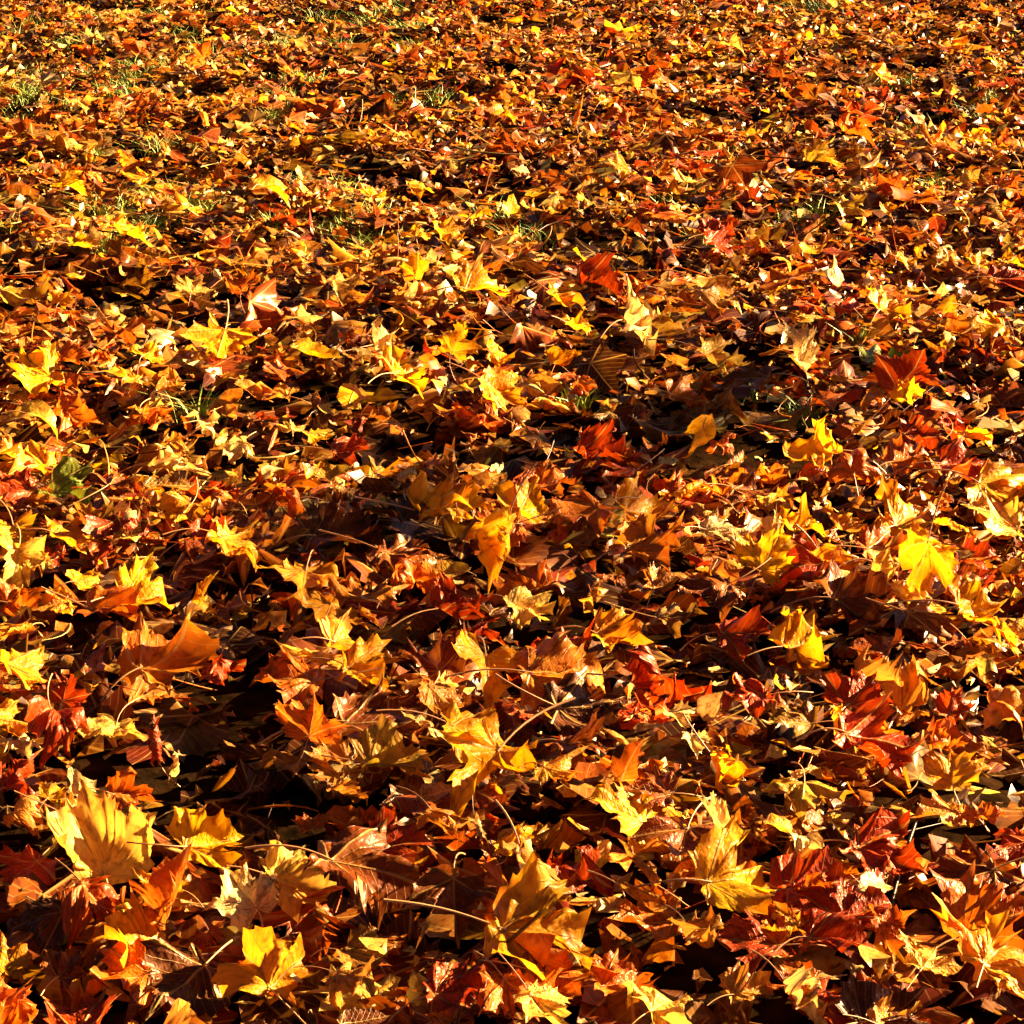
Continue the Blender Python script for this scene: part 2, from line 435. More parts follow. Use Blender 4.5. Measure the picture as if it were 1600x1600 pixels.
HEROES = """
# x,y,w,col,head,tilt,roll,shape|look|nick (anchors have nick + place)
165,1310,165,P,120,52,-12,c|large pale yellow maple leaf with torn top edge|big pale yellow torn leaf|at the lower left
318,1312,125,Y,35,40,10,f|narrow bright yellow leaf folded along its midrib|
248,1405,125,O,95,58,-8,f|glowing orange maple leaf standing on edge|standing orange leaf|near the lower left corner
250,1372,85,Y,180,12,4,m|small golden star-shaped maple leaf lying on another leaf|
150,1432,100,K,330,35,10,k|rust red leaf with shrivelled pale end|
195,1482,160,G,190,20,-6,m|golden maple leaf with brown specks and long straight stem|speckled golden leaf with long stem|near the bottom left
205,1524,135,O,210,24,10,m|soft orange maple leaf|
292,1535,150,D,250,14,4,m|broad dark chocolate brown maple leaf|
378,1400,120,C,130,42,-14,m|pale cream maple leaf with fanned veins facing forward|
408,1505,160,G,125,30,-8,c|large tan gold maple leaf with strongly fanned veins|fan-veined gold leaf|at the bottom left of centre
30,1565,120,O,80,25,8,k|mottled orange crumpled leaf in the very corner|mottled orange corner leaf|at the bottom left
8,1500,80,G,45,30,0,m|yellow leaf tip poking in at the left border|
130,1572,135,R,60,25,-10,f|orange red leaf with curled pale rim|
38,1350,125,R,240,8,4,m|dull red maple leaf with long pointed lobes|
62,1438,120,D,200,20,4,m|almost black brown leaf|
112,1508,100,B,60,18,-6,m|dim russet leaf|
128,1268,80,G,10,8,2,m|flat golden leaf seen edge-on|
85,1236,52,Y,70,35,0,m|small clear yellow leaf|
122,1236,34,C,90,65,0,o|little cream leaf standing upright|
36,1277,60,T,350,15,0,k|shrivelled tan leaf|
24,1222,105,R,40,30,-10,k|fiery red crumpled leaf|fiery crumpled red leaf|at the left edge below the middle
205,1238,95,O,15,15,4,k|crinkled orange leaf|
470,1366,135,P,10,35,-8,m|pale gold maple leaf with jagged torn lobes|jagged pale gold leaf|left of the bottom centre
572,1385,190,B,350,28,6,m|very large brown maple leaf lying half shaded|large brown shaded leaf|left of the bottom centre
622,1312,160,R,20,40,-6,m|glossy red maple leaf tilted forward|glossy red tilted leaf|left of the bottom centre
690,1282,85,T,330,30,10,k|puckered pale tan leaf with a small hole|
712,1412,165,B,265,42,4,m|dark russet maple leaf hanging tip down|russet tip-down leaf|at the bottom centre
748,1312,56,C,280,60,0,r|thin cream rolled leaf|
558,1488,105,U,340,18,4,m|dull olive brown leaf in a hollow|
545,1530,85,T,330,20,0,k|tan shrivelled leaf with curled lobes|
722,1548,130,R,15,22,0,m|deep red leaf with toothed edge|
568,1592,85,D,20,25,0,o|plain dark brown oval leaf|
842,1482,205,G,5,34,-5,m|biggest golden maple leaf with a clear midrib|biggest golden leaf|at the bottom centre
815,1555,145,O,300,30,8,m|amber leaf crossed by a straight stem|
486,1283,64,O,100,20,0,m|small orange leaf with three points|
515,1212,72,T,200,12,0,m|light tan leaf with ragged edge|
545,1238,68,T,350,10,4,k|thin tan curled leaf|
762,1215,165,Y,250,30,-6,c|large bright yellow leaf with rippled lobes|large rippled yellow leaf|just below the centre
686,1236,70,U,40,15,0,o|small olive tan oval leaf|
488,1136,125,O,100,55,8,f|broad orange leaf standing with a pale ridge|broad standing orange leaf with pale ridge|left of centre in the lower half
832,1385,130,C,297,45,0,r|long cream leaf rolled into a tube|long cream rolled tube|at the bottom centre
803,1312,72,Y,80,45,0,k|bright yellow frilled leaf|
970,1268,122,Y,175,32,4,m|clear yellow maple leaf with sharp points and tiny spots|sharp-pointed yellow leaf|right of the bottom centre
1148,1362,150,Y,28,35,-6,f|golden yellow leaf folded like an open book|open-book yellow leaf|right of the bottom centre
1022,1402,110,T,335,25,0,r|tan leaf with rolled fringe|
1098,1452,110,T,320,30,0,k|shredded straw-coloured leaf|shredded straw leaf|in the lower right half
1116,1292,86,C,95,65,6,r|slim cream leaf standing upright|
1058,1312,150,B,250,22,4,m|wide dark maroon brown leaf with deep veins|
905,1362,110,R,40,25,-6,k|spotted red leaf|
1000,1350,74,T,150,20,0,r|pale hooked strip of rolled leaf|
1172,1462,135,R,180,12,4,m|flat dim red leaf|
868,1530,140,O,340,20,-4,m|long orange brown leaf|
975,1530,118,O,5,12,0,f|narrow orange leaf with flared end|
1030,1580,115,P,60,30,0,k|pale yellow tattered leaf at the bottom border|tattered pale yellow leaf|at the bottom border
848,1578,100,P,320,34,0,m|pale yellow leaf with a red tinge|
1172,1538,96,T,20,35,0,c|cream tan cupped leaf|
1262,1242,140,V,265,12,0,m|olive yellow maple leaf with stem hanging down|olive yellow leaf with hanging stem|in the lower right part
1256,1205,56,C,260,50,0,k|bright cream puckered leaf|
1216,1294,48,Y,0,25,0,o|small yellow oval leaf|
1262,1312,62,C,330,30,0,k|cream crinkled scrap of leaf|
1378,1322,140,R,330,35,10,c|red cupped leaf with cream curled rim|red cupped leaf with cream rim|in the lower right part
1276,1372,150,R,10,14,0,m|large flat maroon leaf|large flat maroon leaf|in the lower right part
1362,1385,70,C,40,35,0,o|cream oblong leaf with dark midrib|
1272,1378,64,O,340,35,0,k|little orange curled leaf|
1490,1196,125,G,80,50,-12,f|long golden leaf with split lobes|long split golden leaf|at the right, below the middle
1345,1420,110,R,30,25,0,m|rusty leaf with a torn corner|
1392,1448,76,O,350,20,0,k|grainy orange leaf|
1455,1490,96,P,60,38,0,c|pale yellow cupped leaf|
1548,1432,175,O,20,42,-4,m|large orange maple leaf|large orange maple leaf|at the right border near the bottom
1545,1532,185,G,60,36,14,c|large fan-veined golden leaf in the bottom right corner|fan-veined corner leaf|at the bottom right
1310,1462,130,R,350,14,0,m|long dim crimson leaf|
1222,1442,84,G,190,24,0,m|small gold leaf with fanned white veins|
1262,1552,100,C,300,30,0,k|cream and orange twisted leaf|
1380,1572,155,D,30,16,0,m|dark coffee brown leaf|
1396,1597,80,T,10,25,0,m|tan leaf cut by the bottom border|
1520,1378,150,B,200,14,0,m|broad brown leaf with smooth edge|
1468,1262,96,T,190,14,0,m|light tan crinkled leaf over shadow|
1538,1270,80,O,80,35,0,m|orange leaf with upright lobe|
1582,1322,80,R,200,25,0,m|red leaf cut by the right border|
1238,1530,98,O,180,14,0,m|faded orange leaf|
262,1012,165,A,48,48,-8,c|big amber maple leaf with fanned lobes|big fanned amber leaf|at the left below the middle
42,882,82,P,290,50,0,f|pale yellow leaf folded into a point|
132,908,60,Y,60,30,0,m|small yellow frilled leaf|
172,946,110,O,350,25,8,f|curved orange leaf with bright rim|
226,926,96,Y,20,36,-8,f|yellow leaf folded once, stem to one side|
178,1142,135,P,280,25,0,m|pale tan maple leaf with many lobes|many-lobed pale leaf|at the left in the lower half
104,1092,86,R,80,60,0,c|cupped red leaf standing upright|
92,1152,96,R,300,40,8,k|orange red curled leaf|
18,1126,80,G,5,16,0,m|smooth golden leaf at the left border|
24,1168,74,C,320,20,0,k|cream crumpled leaf|
240,1166,80,R,95,62,0,r|red leaf standing like a spike|red spike leaf|at the left in the lower half
52,1040,110,G,0,10,0,f|narrow golden leaf with curled tip|
16,985,86,G,240,20,0,r|yellow curling strip of leaf|
88,938,68,G,200,14,0,m|small gold fan leaf|
320,932,52,Y,80,60,0,r|small yellow upright leaf|
28,932,86,O,20,10,0,k|flat mottled orange leaf|
76,872,66,R,200,20,0,m|little dark red leaf|
276,1190,36,C,90,50,0,k|tiny cream leaf|
348,1045,74,R,20,20,0,k|crinkled red leaf|
478,900,145,G,265,14,0,m|flat gold maple leaf with fanned veins|flat gold fan leaf|left of centre
572,922,140,A,80,14,0,m|flat honey brown star-shaped leaf|flat honey brown star leaf|at the centre left
652,904,84,O,30,20,0,k|orange frilled leaf|
508,950,138,G,275,18,0,m|golden leaf arched over its hanging stem|
572,962,54,T,300,15,0,r|thin tan strip of leaf|
548,1006,105,G,15,14,0,f|bronze gold leaf with pointed tip|
488,1022,120,P,170,12,0,r|pale wavy rolled leaf|
572,1050,96,G,5,18,0,f|gold leaf tapering to a point|
448,1058,118,O,180,14,0,m|mottled orange leaf|
718,930,108,R,20,30,0,c|glossy dark red cupped leaf|glossy dark red cupped leaf|at the centre
766,896,92,Y,275,62,0,k|twisted bright yellow leaf standing on its stem|twisted bright yellow leaf|at the centre
692,890,90,V,180,12,0,o|olive tan oval leaf|
668,1018,130,B,100,20,0,m|dim brown maple leaf|
592,1116,155,B,0,14,0,m|flat red-brown leaf|
652,1122,52,C,60,30,0,k|pale cream torn leaf|
690,1088,78,T,330,20,0,m|tan leaf with long thin stem|
762,1062,112,Y,280,35,-8,f|golden folded leaf with upright stem|
872,1062,150,A,10,35,6,m|wide amber maple leaf with shadowed half|wide amber leaf|at the centre, below the middle
618,1172,150,V,15,16,0,f|long olive gold leaf|
748,1148,125,Y,5,16,0,m|flat bright yellow leaf|
522,1192,92,T,200,14,0,m|tan leaf with splayed white veins|
640,868,130,B,10,18,0,m|dull russet leaf with wavy edge|
752,1000,90,R,30,35,0,k|scarlet crumpled leaf|
885,986,105,R,90,45,-8,c|red leaf with curled cream rim and thin stem|
968,986,108,G,340,20,0,f|bright gold flat leaf|
1032,900,66,A,80,32,0,m|bronze maple leaf tilted forward|bronze tilted leaf|right of centre
1108,930,115,B,190,12,0,m|wide flat brown leaf|
1056,962,98,U,5,10,0,m|flat olive brown leaf|
1042,1082,140,R,340,30,0,k|crumpled red leaf with yellow patches|crumpled red and yellow leaf|right of centre
1162,985,105,R,350,22,0,m|orange red leaf with upright stem|
1060,1118,62,C,310,20,0,f|cream folded leaf|
1088,1162,50,C,290,40,0,f|cream triangular leaf|
922,1104,150,D,5,14,0,m|long dark brown leaf|
908,1152,110,B,350,20,0,m|brown leaf strewn with pale scraps|
1152,1196,100,Y,0,26,0,k|yellow ragged leaf|
872,1204,76,G,340,30,0,m|gold leaf with wavy edge|
980,1206,56,O,85,60,0,o|small upright orange leaf|
1012,1226,110,B,170,16,0,m|flat chestnut leaf|
828,946,84,P,345,24,0,f|pale cream gold leaf|
1168,1096,90,R,180,14,0,m|small maroon leaf|
1196,872,98,Y,80,60,10,m|vivid yellow maple leaf standing upright|vivid yellow upright leaf|right of centre
1454,892,98,Y,268,64,-6,m|golden maple leaf standing on its stem|golden leaf standing on its stem|at the right
1530,950,104,Y,20,36,0,c|bright yellow cupped leaf with brown stain|
1576,998,66,G,280,50,0,r|hanging gold leaf strip|
1520,902,92,R,0,22,0,m|glossy red brown leaf|
1260,992,125,Y,40,36,-8,c|yellow maple leaf with bent lobes|bent-lobed yellow leaf|right of centre
1342,925,140,B,15,18,0,m|large hazel brown maple leaf|large hazel brown leaf|at the right
1388,876,78,P,10,20,0,k|pale straw leaf|
1402,1062,150,T,55,48,-10,k|long crinkled tan leaf propped on edge|long crinkled tan leaf|at the right
1342,1076,120,R,50,36,0,m|smooth deep red half-folded leaf|
1488,1112,72,R,70,55,0,c|bright red cupped leaf|
1325,1135,66,Y,70,45,0,k|golden frilled leaf|
1372,1160,155,R,350,20,0,m|wide dark rust leaf|
1240,1124,105,U,190,16,0,m|dusky olive brown leaf|
1482,1158,66,O,10,25,0,k|little orange leaf with rippled edge|
1566,1082,60,O,60,35,0,f|orange leaf with raised edge|
1562,1106,76,T,330,20,0,k|wrinkled tan leaf|
1432,938,96,P,170,10,0,r|thin pale curved leaf|
1452,966,100,B,0,14,0,m|plain brown leaf|
343,522,128,Y,265,32,0,m|yellow maple leaf with stem curving forward|yellow leaf with curved stem|in the upper left half
232,550,66,Y,80,45,0,m|bright yellow upright leaf|
60,580,110,Y,170,26,0,m|broad yellow leaf with long lobes|broad yellow long-lobed leaf|near the left edge
120,552,66,O,10,25,0,f|orange leaf with yellow fold|
192,588,66,G,180,10,0,m|small flat gold leaf|
162,556,44,O,40,30,0,k|small orange crinkled leaf|
262,592,60,T,190,20,0,k|tan ragged leaf|
52,666,82,V,5,12,0,o|olive gold oval leaf|
116,644,90,O,340,30,0,c|orange leaf with a yellow upright lobe|
98,760,100,N,350,22,0,f|dull green leaf in shadow|dull green leaf|near the left edge at mid height
180,748,92,B,80,28,0,c|dark brown leaf with ribbed veins|
22,764,105,R,200,24,0,m|smooth red brown leaf at the left border|
36,832,120,Y,300,36,0,f|large yellow leaf folded to a peak|peaked yellow leaf|near the left edge at mid height
116,832,98,G,10,20,0,m|flat gold toothed leaf|
282,722,100,C,350,25,0,k|big cream crumpled leaf with torn edge|big cream crumpled leaf|left of centre
262,756,86,U,0,12,0,o|narrow olive brown leaf|
288,792,84,G,250,20,0,m|gold leaf with drooping stem|
370,772,66,O,110,30,0,f|orange gold pointed leaf|
372,860,100,G,0,18,0,m|large flat gold leaf|
328,822,76,R,10,18,0,m|reddish leaf with paler rim|
38,712,110,G,175,12,0,m|streaky flat gold leaf|
315,662,56,C,60,40,0,k|pale cream bent leaf|
232,650,80,O,300,35,0,k|shrivelled orange leaf with lacy holes|
372,702,52,C,250,30,0,k|pale ribbed scrap of leaf|
228,874,44,C,20,20,0,r|short cream rolled leaf|
392,608,52,T,340,18,0,o|tan oval leaf|
496,546,84,Y,355,20,0,o|yellow oval leaf with a pale curved stem|yellow oval leaf with pale stem|left of centre in the upper half
721,541,78,Y,95,62,0,m|rounded bright yellow leaf standing upright|rounded upright yellow leaf|above the centre
786,549,56,Y,10,40,0,m|smaller yellow leaf|
602,522,64,C,60,45,0,k|shiny cream bent leaf|
550,616,52,Y,90,45,0,o|small round yellow curled leaf|
632,590,78,Y,40,40,0,c|gleaming yellow leaf with pale centre|
455,666,54,P,90,30,0,m|pale yellow star leaf|pale yellow star leaf|left of centre
497,680,48,Y,0,25,0,m|small yellow pointed leaf|
786,612,78,G,340,30,0,f|folded gold leaf|
522,734,64,V,20,40,0,o|rounded olive gold leaf|
698,780,150,G,32,28,-6,f|long gold leaf folded with thick straight stem|long folded gold leaf|at the centre
532,818,150,B,20,22,0,m|large flat umber leaf|large flat umber leaf|left of centre
440,782,84,O,180,25,0,k|orange and gold crumpled leaf|
716,802,50,Y,270,40,0,m|small yellow leaf over dark gap|
818,786,108,Y,75,50,8,m|bright yellow maple leaf tilted to face the light|bright face-on yellow leaf|at the centre
784,822,92,O,200,35,0,m|orange leaf with fanned veins|
430,612,74,T,180,15,0,m|flat tan leaf|
548,702,80,R,10,18,0,m|orange red flat leaf|
1004,518,78,C,40,45,0,k|shiny cream twisted leaf|shiny cream twisted leaf|above the centre
906,510,62,Y,20,25,0,f|yellow curled leaf|
880,556,62,Y,40,35,0,k|yellow frilled ring-shaped leaf|
1130,551,98,P,355,18,0,m|pale yellow flat leaf with bright ribs|
911,606,46,O,300,45,0,c|round orange cupped leaf|round orange cupped leaf|above the centre
1072,616,76,O,350,28,0,f|orange brown folded leaf|
1090,690,62,Y,270,60,0,o|golden yellow leaf standing upright|
1128,694,54,O,70,45,0,k|orange yellow frilled leaf|
950,694,110,R,340,32,0,c|red leaf with pale curled rim|red leaf with pale curled rim|right of centre
866,748,88,O,20,30,0,m|orange leaf with dark veins|
908,802,118,O,200,30,-6,f|rust orange leaf with a dark midrib|rust orange leaf with dark midrib|at the centre
1012,788,104,G,30,40,8,c|gold leaf with pale rippled end|
1012,848,118,A,5,14,0,m|flat bronze star-shaped leaf|
1125,824,94,C,20,36,0,c|pale cream cupped leaf|
1140,782,60,B,90,28,0,m|small brown lobed leaf|
1080,764,66,Y,45,30,0,r|thin golden strip of leaf|
978,738,80,R,200,25,0,m|maroon leaf|
1176,764,84,B,0,18,0,m|dim brown leaf|
1165,590,105,B,180,10,0,m|long flat russet leaf|
1254,546,72,C,95,65,10,f|gleaming white cream leaf standing upright|gleaming cream upright leaf|right of centre in the upper half
1385,569,96,N,10,18,0,m|fresh green and yellow leaf|fresh green leaf|at the right above the middle
1415,616,58,Y,85,62,0,m|bright yellow leaf leaning on a brown one|
1418,592,110,R,60,55,-20,f|tall red brown leaf standing on edge|
1268,690,110,Y,180,30,0,c|gold leaf with drooping yellow ends|gold leaf with drooping ends|at the right above the middle
1440,682,84,R,350,40,0,c|glossy red leaf|
1412,712,86,O,20,30,0,m|orange red leaf with dark vein lines|
1332,734,88,O,90,42,0,k|grainy orange red leaf|
1502,726,110,R,350,30,0,c|red leaf with frosted fringe|red leaf with frosted fringe|near the right edge
1525,684,62,Y,20,20,0,k|yellow and orange leaf|
1566,770,130,G,330,22,0,m|gold leaf with long splayed veins|
1558,802,110,P,170,14,0,m|flat pale gold leaf|
1424,796,112,G,48,38,-6,f|gold leaf folded lengthwise|
1325,806,84,T,60,30,0,k|straw leaf with crinkled top|
1492,822,70,Y,350,20,0,c|yellow tipped leaf|
1256,806,86,Y,70,50,0,k|yellow twisted leaf with two raised ends|
1216,832,60,C,70,60,0,r|thin cream upright leaf|
1384,848,90,O,5,18,0,m|orange gold ragged leaf|
1262,884,120,R,200,18,0,m|smooth dark red leaf|
1538,508,88,Y,180,25,0,m|wide yellow leaf with red centre|wide yellow leaf with red centre|near the right edge above the middle
1526,606,36,R,90,45,0,m|tiny scarlet leaf|
1524,862,98,R,0,18,0,m|brownish red leaf|
1310,882,92,G,10,18,0,k|gold ragged leaf|
302,443,66,P,100,48,0,m|pale yellow shiny leaf standing upright|pale shiny upright leaf|in the upper left
376,446,66,O,95,55,0,f|orange leaf standing on edge|
40,458,96,V,20,14,0,m|olive yellow striped leaf|olive striped leaf|at the left edge in the upper part
96,465,44,Y,80,35,0,m|small yellow pointed upright leaf|
648,424,52,Y,95,55,0,m|neon yellow maple leaf|neon yellow leaf|above the centre
752,442,110,Y,30,28,0,f|long yellow folded leaf|
545,450,76,P,350,16,0,m|flat pale gold leaf with ribs|
940,444,92,R,340,25,0,f|crimson leaf|crimson leaf|above the centre
885,466,66,G,0,18,0,m|golden brown flat leaf|
1390,474,78,Y,60,42,0,m|golden leaf with upright lobes|golden leaf with upright lobes|right of centre in the upper half
1270,386,46,Y,30,38,0,o|yellow oval leaf|
1532,406,56,Y,80,42,0,m|yellow leaf with two raised points|
1586,404,52,Y,20,40,0,m|bright yellow leaf at the right border|bright yellow border leaf|in the upper right
1306,430,34,C,95,65,0,o|white pointed upright leaf|
1108,444,82,T,350,14,0,m|tan ribbed flat leaf|
1120,470,80,T,0,12,0,m|wide flat straw leaf|
1585,436,90,R,0,20,0,m|dark red leaf beside the border|
1330,478,66,R,90,22,0,m|dark maroon leaf|
650,362,58,Y,100,48,0,m|yellow star-shaped maple leaf|yellow star maple leaf|above the centre, in the upper third
702,360,62,Y,10,38,0,m|yellow leaf with a dark hole|
584,296,52,Y,100,45,0,m|bright lemon maple leaf|bright lemon leaf|left of centre in the upper part
656,296,46,Y,10,36,0,m|lemon leaf with a dark spot|
420,311,66,Y,5,22,0,o|golden oval leaf|golden oval leaf|in the upper left part
782,182,54,G,250,42,0,m|gold maple leaf|gold maple leaf|at the top centre
1525,211,58,Y,95,52,0,m|solitary bright yellow maple leaf|solitary bright yellow leaf|in the upper right
1072,276,64,P,100,42,0,c|pale cupped maple leaf|pale cupped leaf|right of centre in the upper part
970,262,50,Y,200,42,0,m|yellow rounded leaf|
963,178,58,O,190,34,0,m|orange maple leaf|orange maple leaf|at the top, right of centre
902,176,54,G,95,55,0,r|slender gold upright leaf|
946,154,44,Y,60,30,0,m|small yellow leaf|
1126,352,82,R,20,28,0,m|orange red maple leaf|orange red maple leaf|right of centre in the upper part
1138,378,78,R,0,24,0,m|bright red leaf|
1380,122,46,Y,60,42,0,m|yellow leaf beside a red one|yellow leaf beside a red one|near the top right
1382,148,48,R,90,40,0,m|small maroon red leaf|
1346,182,78,R,20,32,0,c|arched orange red leaf|arched orange red leaf|in the upper right
1334,216,72,O,10,26,0,k|orange yellow ragged leaf|
1430,180,34,C,110,50,0,o|small white cream leaf|
1467,212,36,Y,90,60,0,r|thin yellow upright strip|
1394,324,44,Y,100,50,0,f|glowing yellow folded leaf|
1358,292,34,P,90,45,0,m|small pale yellow leaf|
1575,282,60,O,10,35,0,m|orange leaf with pale top|orange leaf with pale top|at the upper right edge
1325,322,66,V,320,28,0,f|yellow green folded leaf|
1285,246,72,V,350,20,0,f|dull olive leaf|
800,322,40,Y,95,40,0,o|small golden oval leaf|
1558,98,46,Y,80,45,0,m|yellow curled leaf|
317,180,46,P,95,58,0,r|pale yellow upright leaf|pale upright leaf|in the upper left
215,164,62,O,0,24,0,m|orange leaf with yellow end|
106,266,48,O,100,35,0,m|orange small leaf|orange small leaf|in the upper left
108,290,56,Y,0,16,0,f|yellow narrow leaf|
214,276,52,Y,180,16,0,m|flat golden yellow leaf|
1090,76,48,Y,200,28,0,m|bright yellow ragged leaf|bright ragged yellow leaf|at the top, right of centre
1142,78,50,P,350,20,0,m|pale flat leaf|
355,272,60,O,30,30,0,f|dull orange leaf|
125,162,48,P,20,25,0,k|pale yellow crumpled leaf|
1415,405,52,G,20,20,0,m|tawny flat leaf|
1475,395,44,C,80,40,0,k|cream pleated leaf|
205,370,72,Y,0,14,0,m|flat bright yellow leaf in the grass|
130,375,64,Y,20,16,0,m|yellow ribbed leaf|
"""

# ------------------------------------------------------------------ ground
gx = np.unique(np.concatenate([np.linspace(-9, 9, 201), [-300, -120, -50, -20, -12, 12, 20, 50, 120, 300]]))
gy = np.unique(np.concatenate([np.linspace(0, 24, 241), [-300, -100, -30, -8, 28, 34, 60, 150, 400]]))
GX, GY = np.meshgrid(gx, gy)
fade = np.clip((20 - np.abs(GX)) / 8, 0, 1) * np.clip((34 - GY) / 8, 0, 1) * np.clip((GY + 12) / 8, 0, 1)
GZ = relief(GX, GY) * fade - 0.012
nx, ny = len(gx), len(gy)
ii = (np.arange(ny - 1)[:, None] * nx + np.arange(nx - 1)[None]).ravel()
gt = np.concatenate([np.stack([ii, ii + 1, ii + nx + 1], 1), np.stack([ii, ii + nx + 1, ii + nx], 1)])
ground = add('ground', build_mesh('ground', np.stack([GX.ravel(), GY.ravel(), GZ.ravel()], 1), gt, [M_SOIL]))
ground['kind'] = 'structure'

# ------------------------------------------------------------------ the 300 leaves that show largest, one by one
GROUP = 'fallen autumn leaves lying on top of the litter'
TOP = 0.070                       # height of the litter's upper surface over the soil
rows = []
for ln in HEROES.strip().splitlines():
    if ln.startswith('#'):
        continue
    q = ln.split('|')
    a = q[0].split(',')
    if float(a[5]) < 55:
        a[5] = str(float(a[5]) * 0.46)
    rows.append(dict(x=float(a[0]), y=float(a[1]), w=float(a[2]), col=a[3], head=float(a[4]), tilt=float(a[5]), roll=float(a[6]), shape=a[7],
                     look=q[1].strip(), nick=q[2].strip() if len(q) > 2 else '', place=q[3].strip() if len(q) > 3 else ''))
anchors = [r for r in rows if r['nick']]
taken = set()


def name_it(r):
    if r['nick']:
        return r['look'] + ' ' + r['place']
    near = sorted(anchors, key=lambda a: math.hypot(a['x'] - r['x'], (a['y'] - r['y']) * 1.3))
    for a in near[:6]:
        dx, dy = r['x'] - a['x'], (r['y'] - a['y']) * 1.3
        if abs(dx) > abs(dy):
            rel = 'to the right of' if dx > 0 else 'to the left of'
        else:
            rel = 'in front of' if dy > 0 else 'behind'
        lab = '%s %s the %s' % (r['look'], rel, a['nick'])
        if len(lab.replace('-', ' ').split()) > 16:
            lab = lab.replace('to the right of the', 'right of').replace('to the left of the', 'left of').replace('in front of the', 'before')
        if lab not in taken and len(lab.replace(',', '').split()) <= 16:
            return lab
    return lab


hero_px = []
for i, r in enumerate(rows):
    g = np.random.default_rng(1000 + i)
    kind = 'oval' if r['shape'] == 'o' else 'maple'
    z0 = TOP
    for _ in range(3):
        p, dep = unproject(r['x'], r['y'], z0)
        size = r['w'] * dep / F_PX
        z0 = TOP + float(relief(p[0], p[1])) + 0.36 * size * math.sin(R(abs(r['tilt']))) - 0.002
    v, tris, uv, edge, sv, sf = leaf_geo(kind, r['shape'], g, 2)
    Rm = rot_stack(np.array([r['head'] + g.normal(0, 6)]), np.array([r['tilt']]), np.array([r['roll'] + g.normal(0, 5)]))[0]
    if r['tilt'] >= 24 and r['col'] in 'YGPCAOVT':   # propped leaves catch the sun: some glow with it behind them, some face it
        yaw = R(g.uniform(28, 50)) * (1 if r['col'] in 'PCT' else -1)
        Rm = np.array([[math.cos(yaw), -math.sin(yaw), 0], [math.sin(yaw), math.cos(yaw), 0], [0, 0, 1]]) @ Rm
    elif r['col'] in 'YGPCT':
        e = R(g.uniform(10, 24))
        Rm = np.array([[math.cos(e), 0, math.sin(e)], [0, 1, 0], [-math.sin(e), 0, math.cos(e)]]) @ Rm
    v = v @ Rm.T
    sv = sv @ Rm.T
    ctr = (v.max(0) + v.min(0)) / 2
    # the photograph's width is the blade's apparent width
    ext = max(np.ptp(v[:, 0]), 0.70)
    sc = size / ext
    if r['shape'] in 'rf' and r['tilt'] >= 50:
        sc = size / max(np.ptp(v[:, 0]), np.ptp(v[:, 2]), 0.5)
    sc = min(sc, 0.19)
    v, sv = (v - ctr) * sc, (sv - ctr) * sc
    low = v[:, 2].min()
    p = p.copy()
    floor = float(relief(p[0], p[1])) + TOP * 0.55
    if p[2] + low < floor:                     # rest on the litter, not in it
        lift = min(floor - p[2] - low, 0.03)
        p[2] += lift
    if r['tilt'] >= 55:
        p[2] += 0.012
    c = np.minimum(np.array(PAL[r['col']]) * g.uniform(0.92, 1.08), 0.92)
    seed = g.random()
    root = bpy.data.objects.new('oval_leaf' if kind == 'oval' else 'maple_leaf', None)
    root.empty_display_size = 0.02
    COL.objects.link(root)
    root.location = p
    root['label'] = name_it(r)
    taken.add(root['label'])
    root['category'] = 'leaf'
    root['group'] = GROUP
    uvs = np.concatenate([uv, np.full((len(uv), 1), seed)], 1)
    if kind == 'oval':
        uvs[:, 0] *= 0.8
    add('blade', build_mesh('blade', v, tris, [M_LEAF], np.tile(c, (len(v), 1)), uvs, edge), root)
    add('stem', build_mesh('stem', sv, sf, [M_STEM]), root)
    hero_px.append((r['x'], r['y'], r['w'] * 0.5, max(np.ptp(v[:, 2]) * cp + np.ptp(v[:, 1]) * 0.36, 0.02) / dep * F_PX * 0.5, dep, 1.0 if r['col'] in 'YPC' and r['w'] > 40 else 0.0))
hero_px = np.array(hero_px)

# ------------------------------------------------------------------ the rest of the litter: one object, nobody could count it
def scatter(n, y0, y1):
    """Random ground points over the view's wedge plus a margin to each side, even per square metre."""
    out = []
    tot = 0
    while tot < n:
        y = rng.uniform(y0, y1, n * 2)
        hw = 0.236 * y + 0.9
        keep = rng.random(n * 2) < hw / (0.236 * y1 + 0.9)
        y, hw = y[keep], hw[keep]
        out.append(np.stack([rng.uniform(-1, 1, len(y)) * hw, y], 1))
        tot += len(y)
    return np.concatenate(out)[:n]


def area(y0, y1):
    return 0.236 * (y1 ** 2 - y0 ** 2) + 1.8 * (y1 - y0)


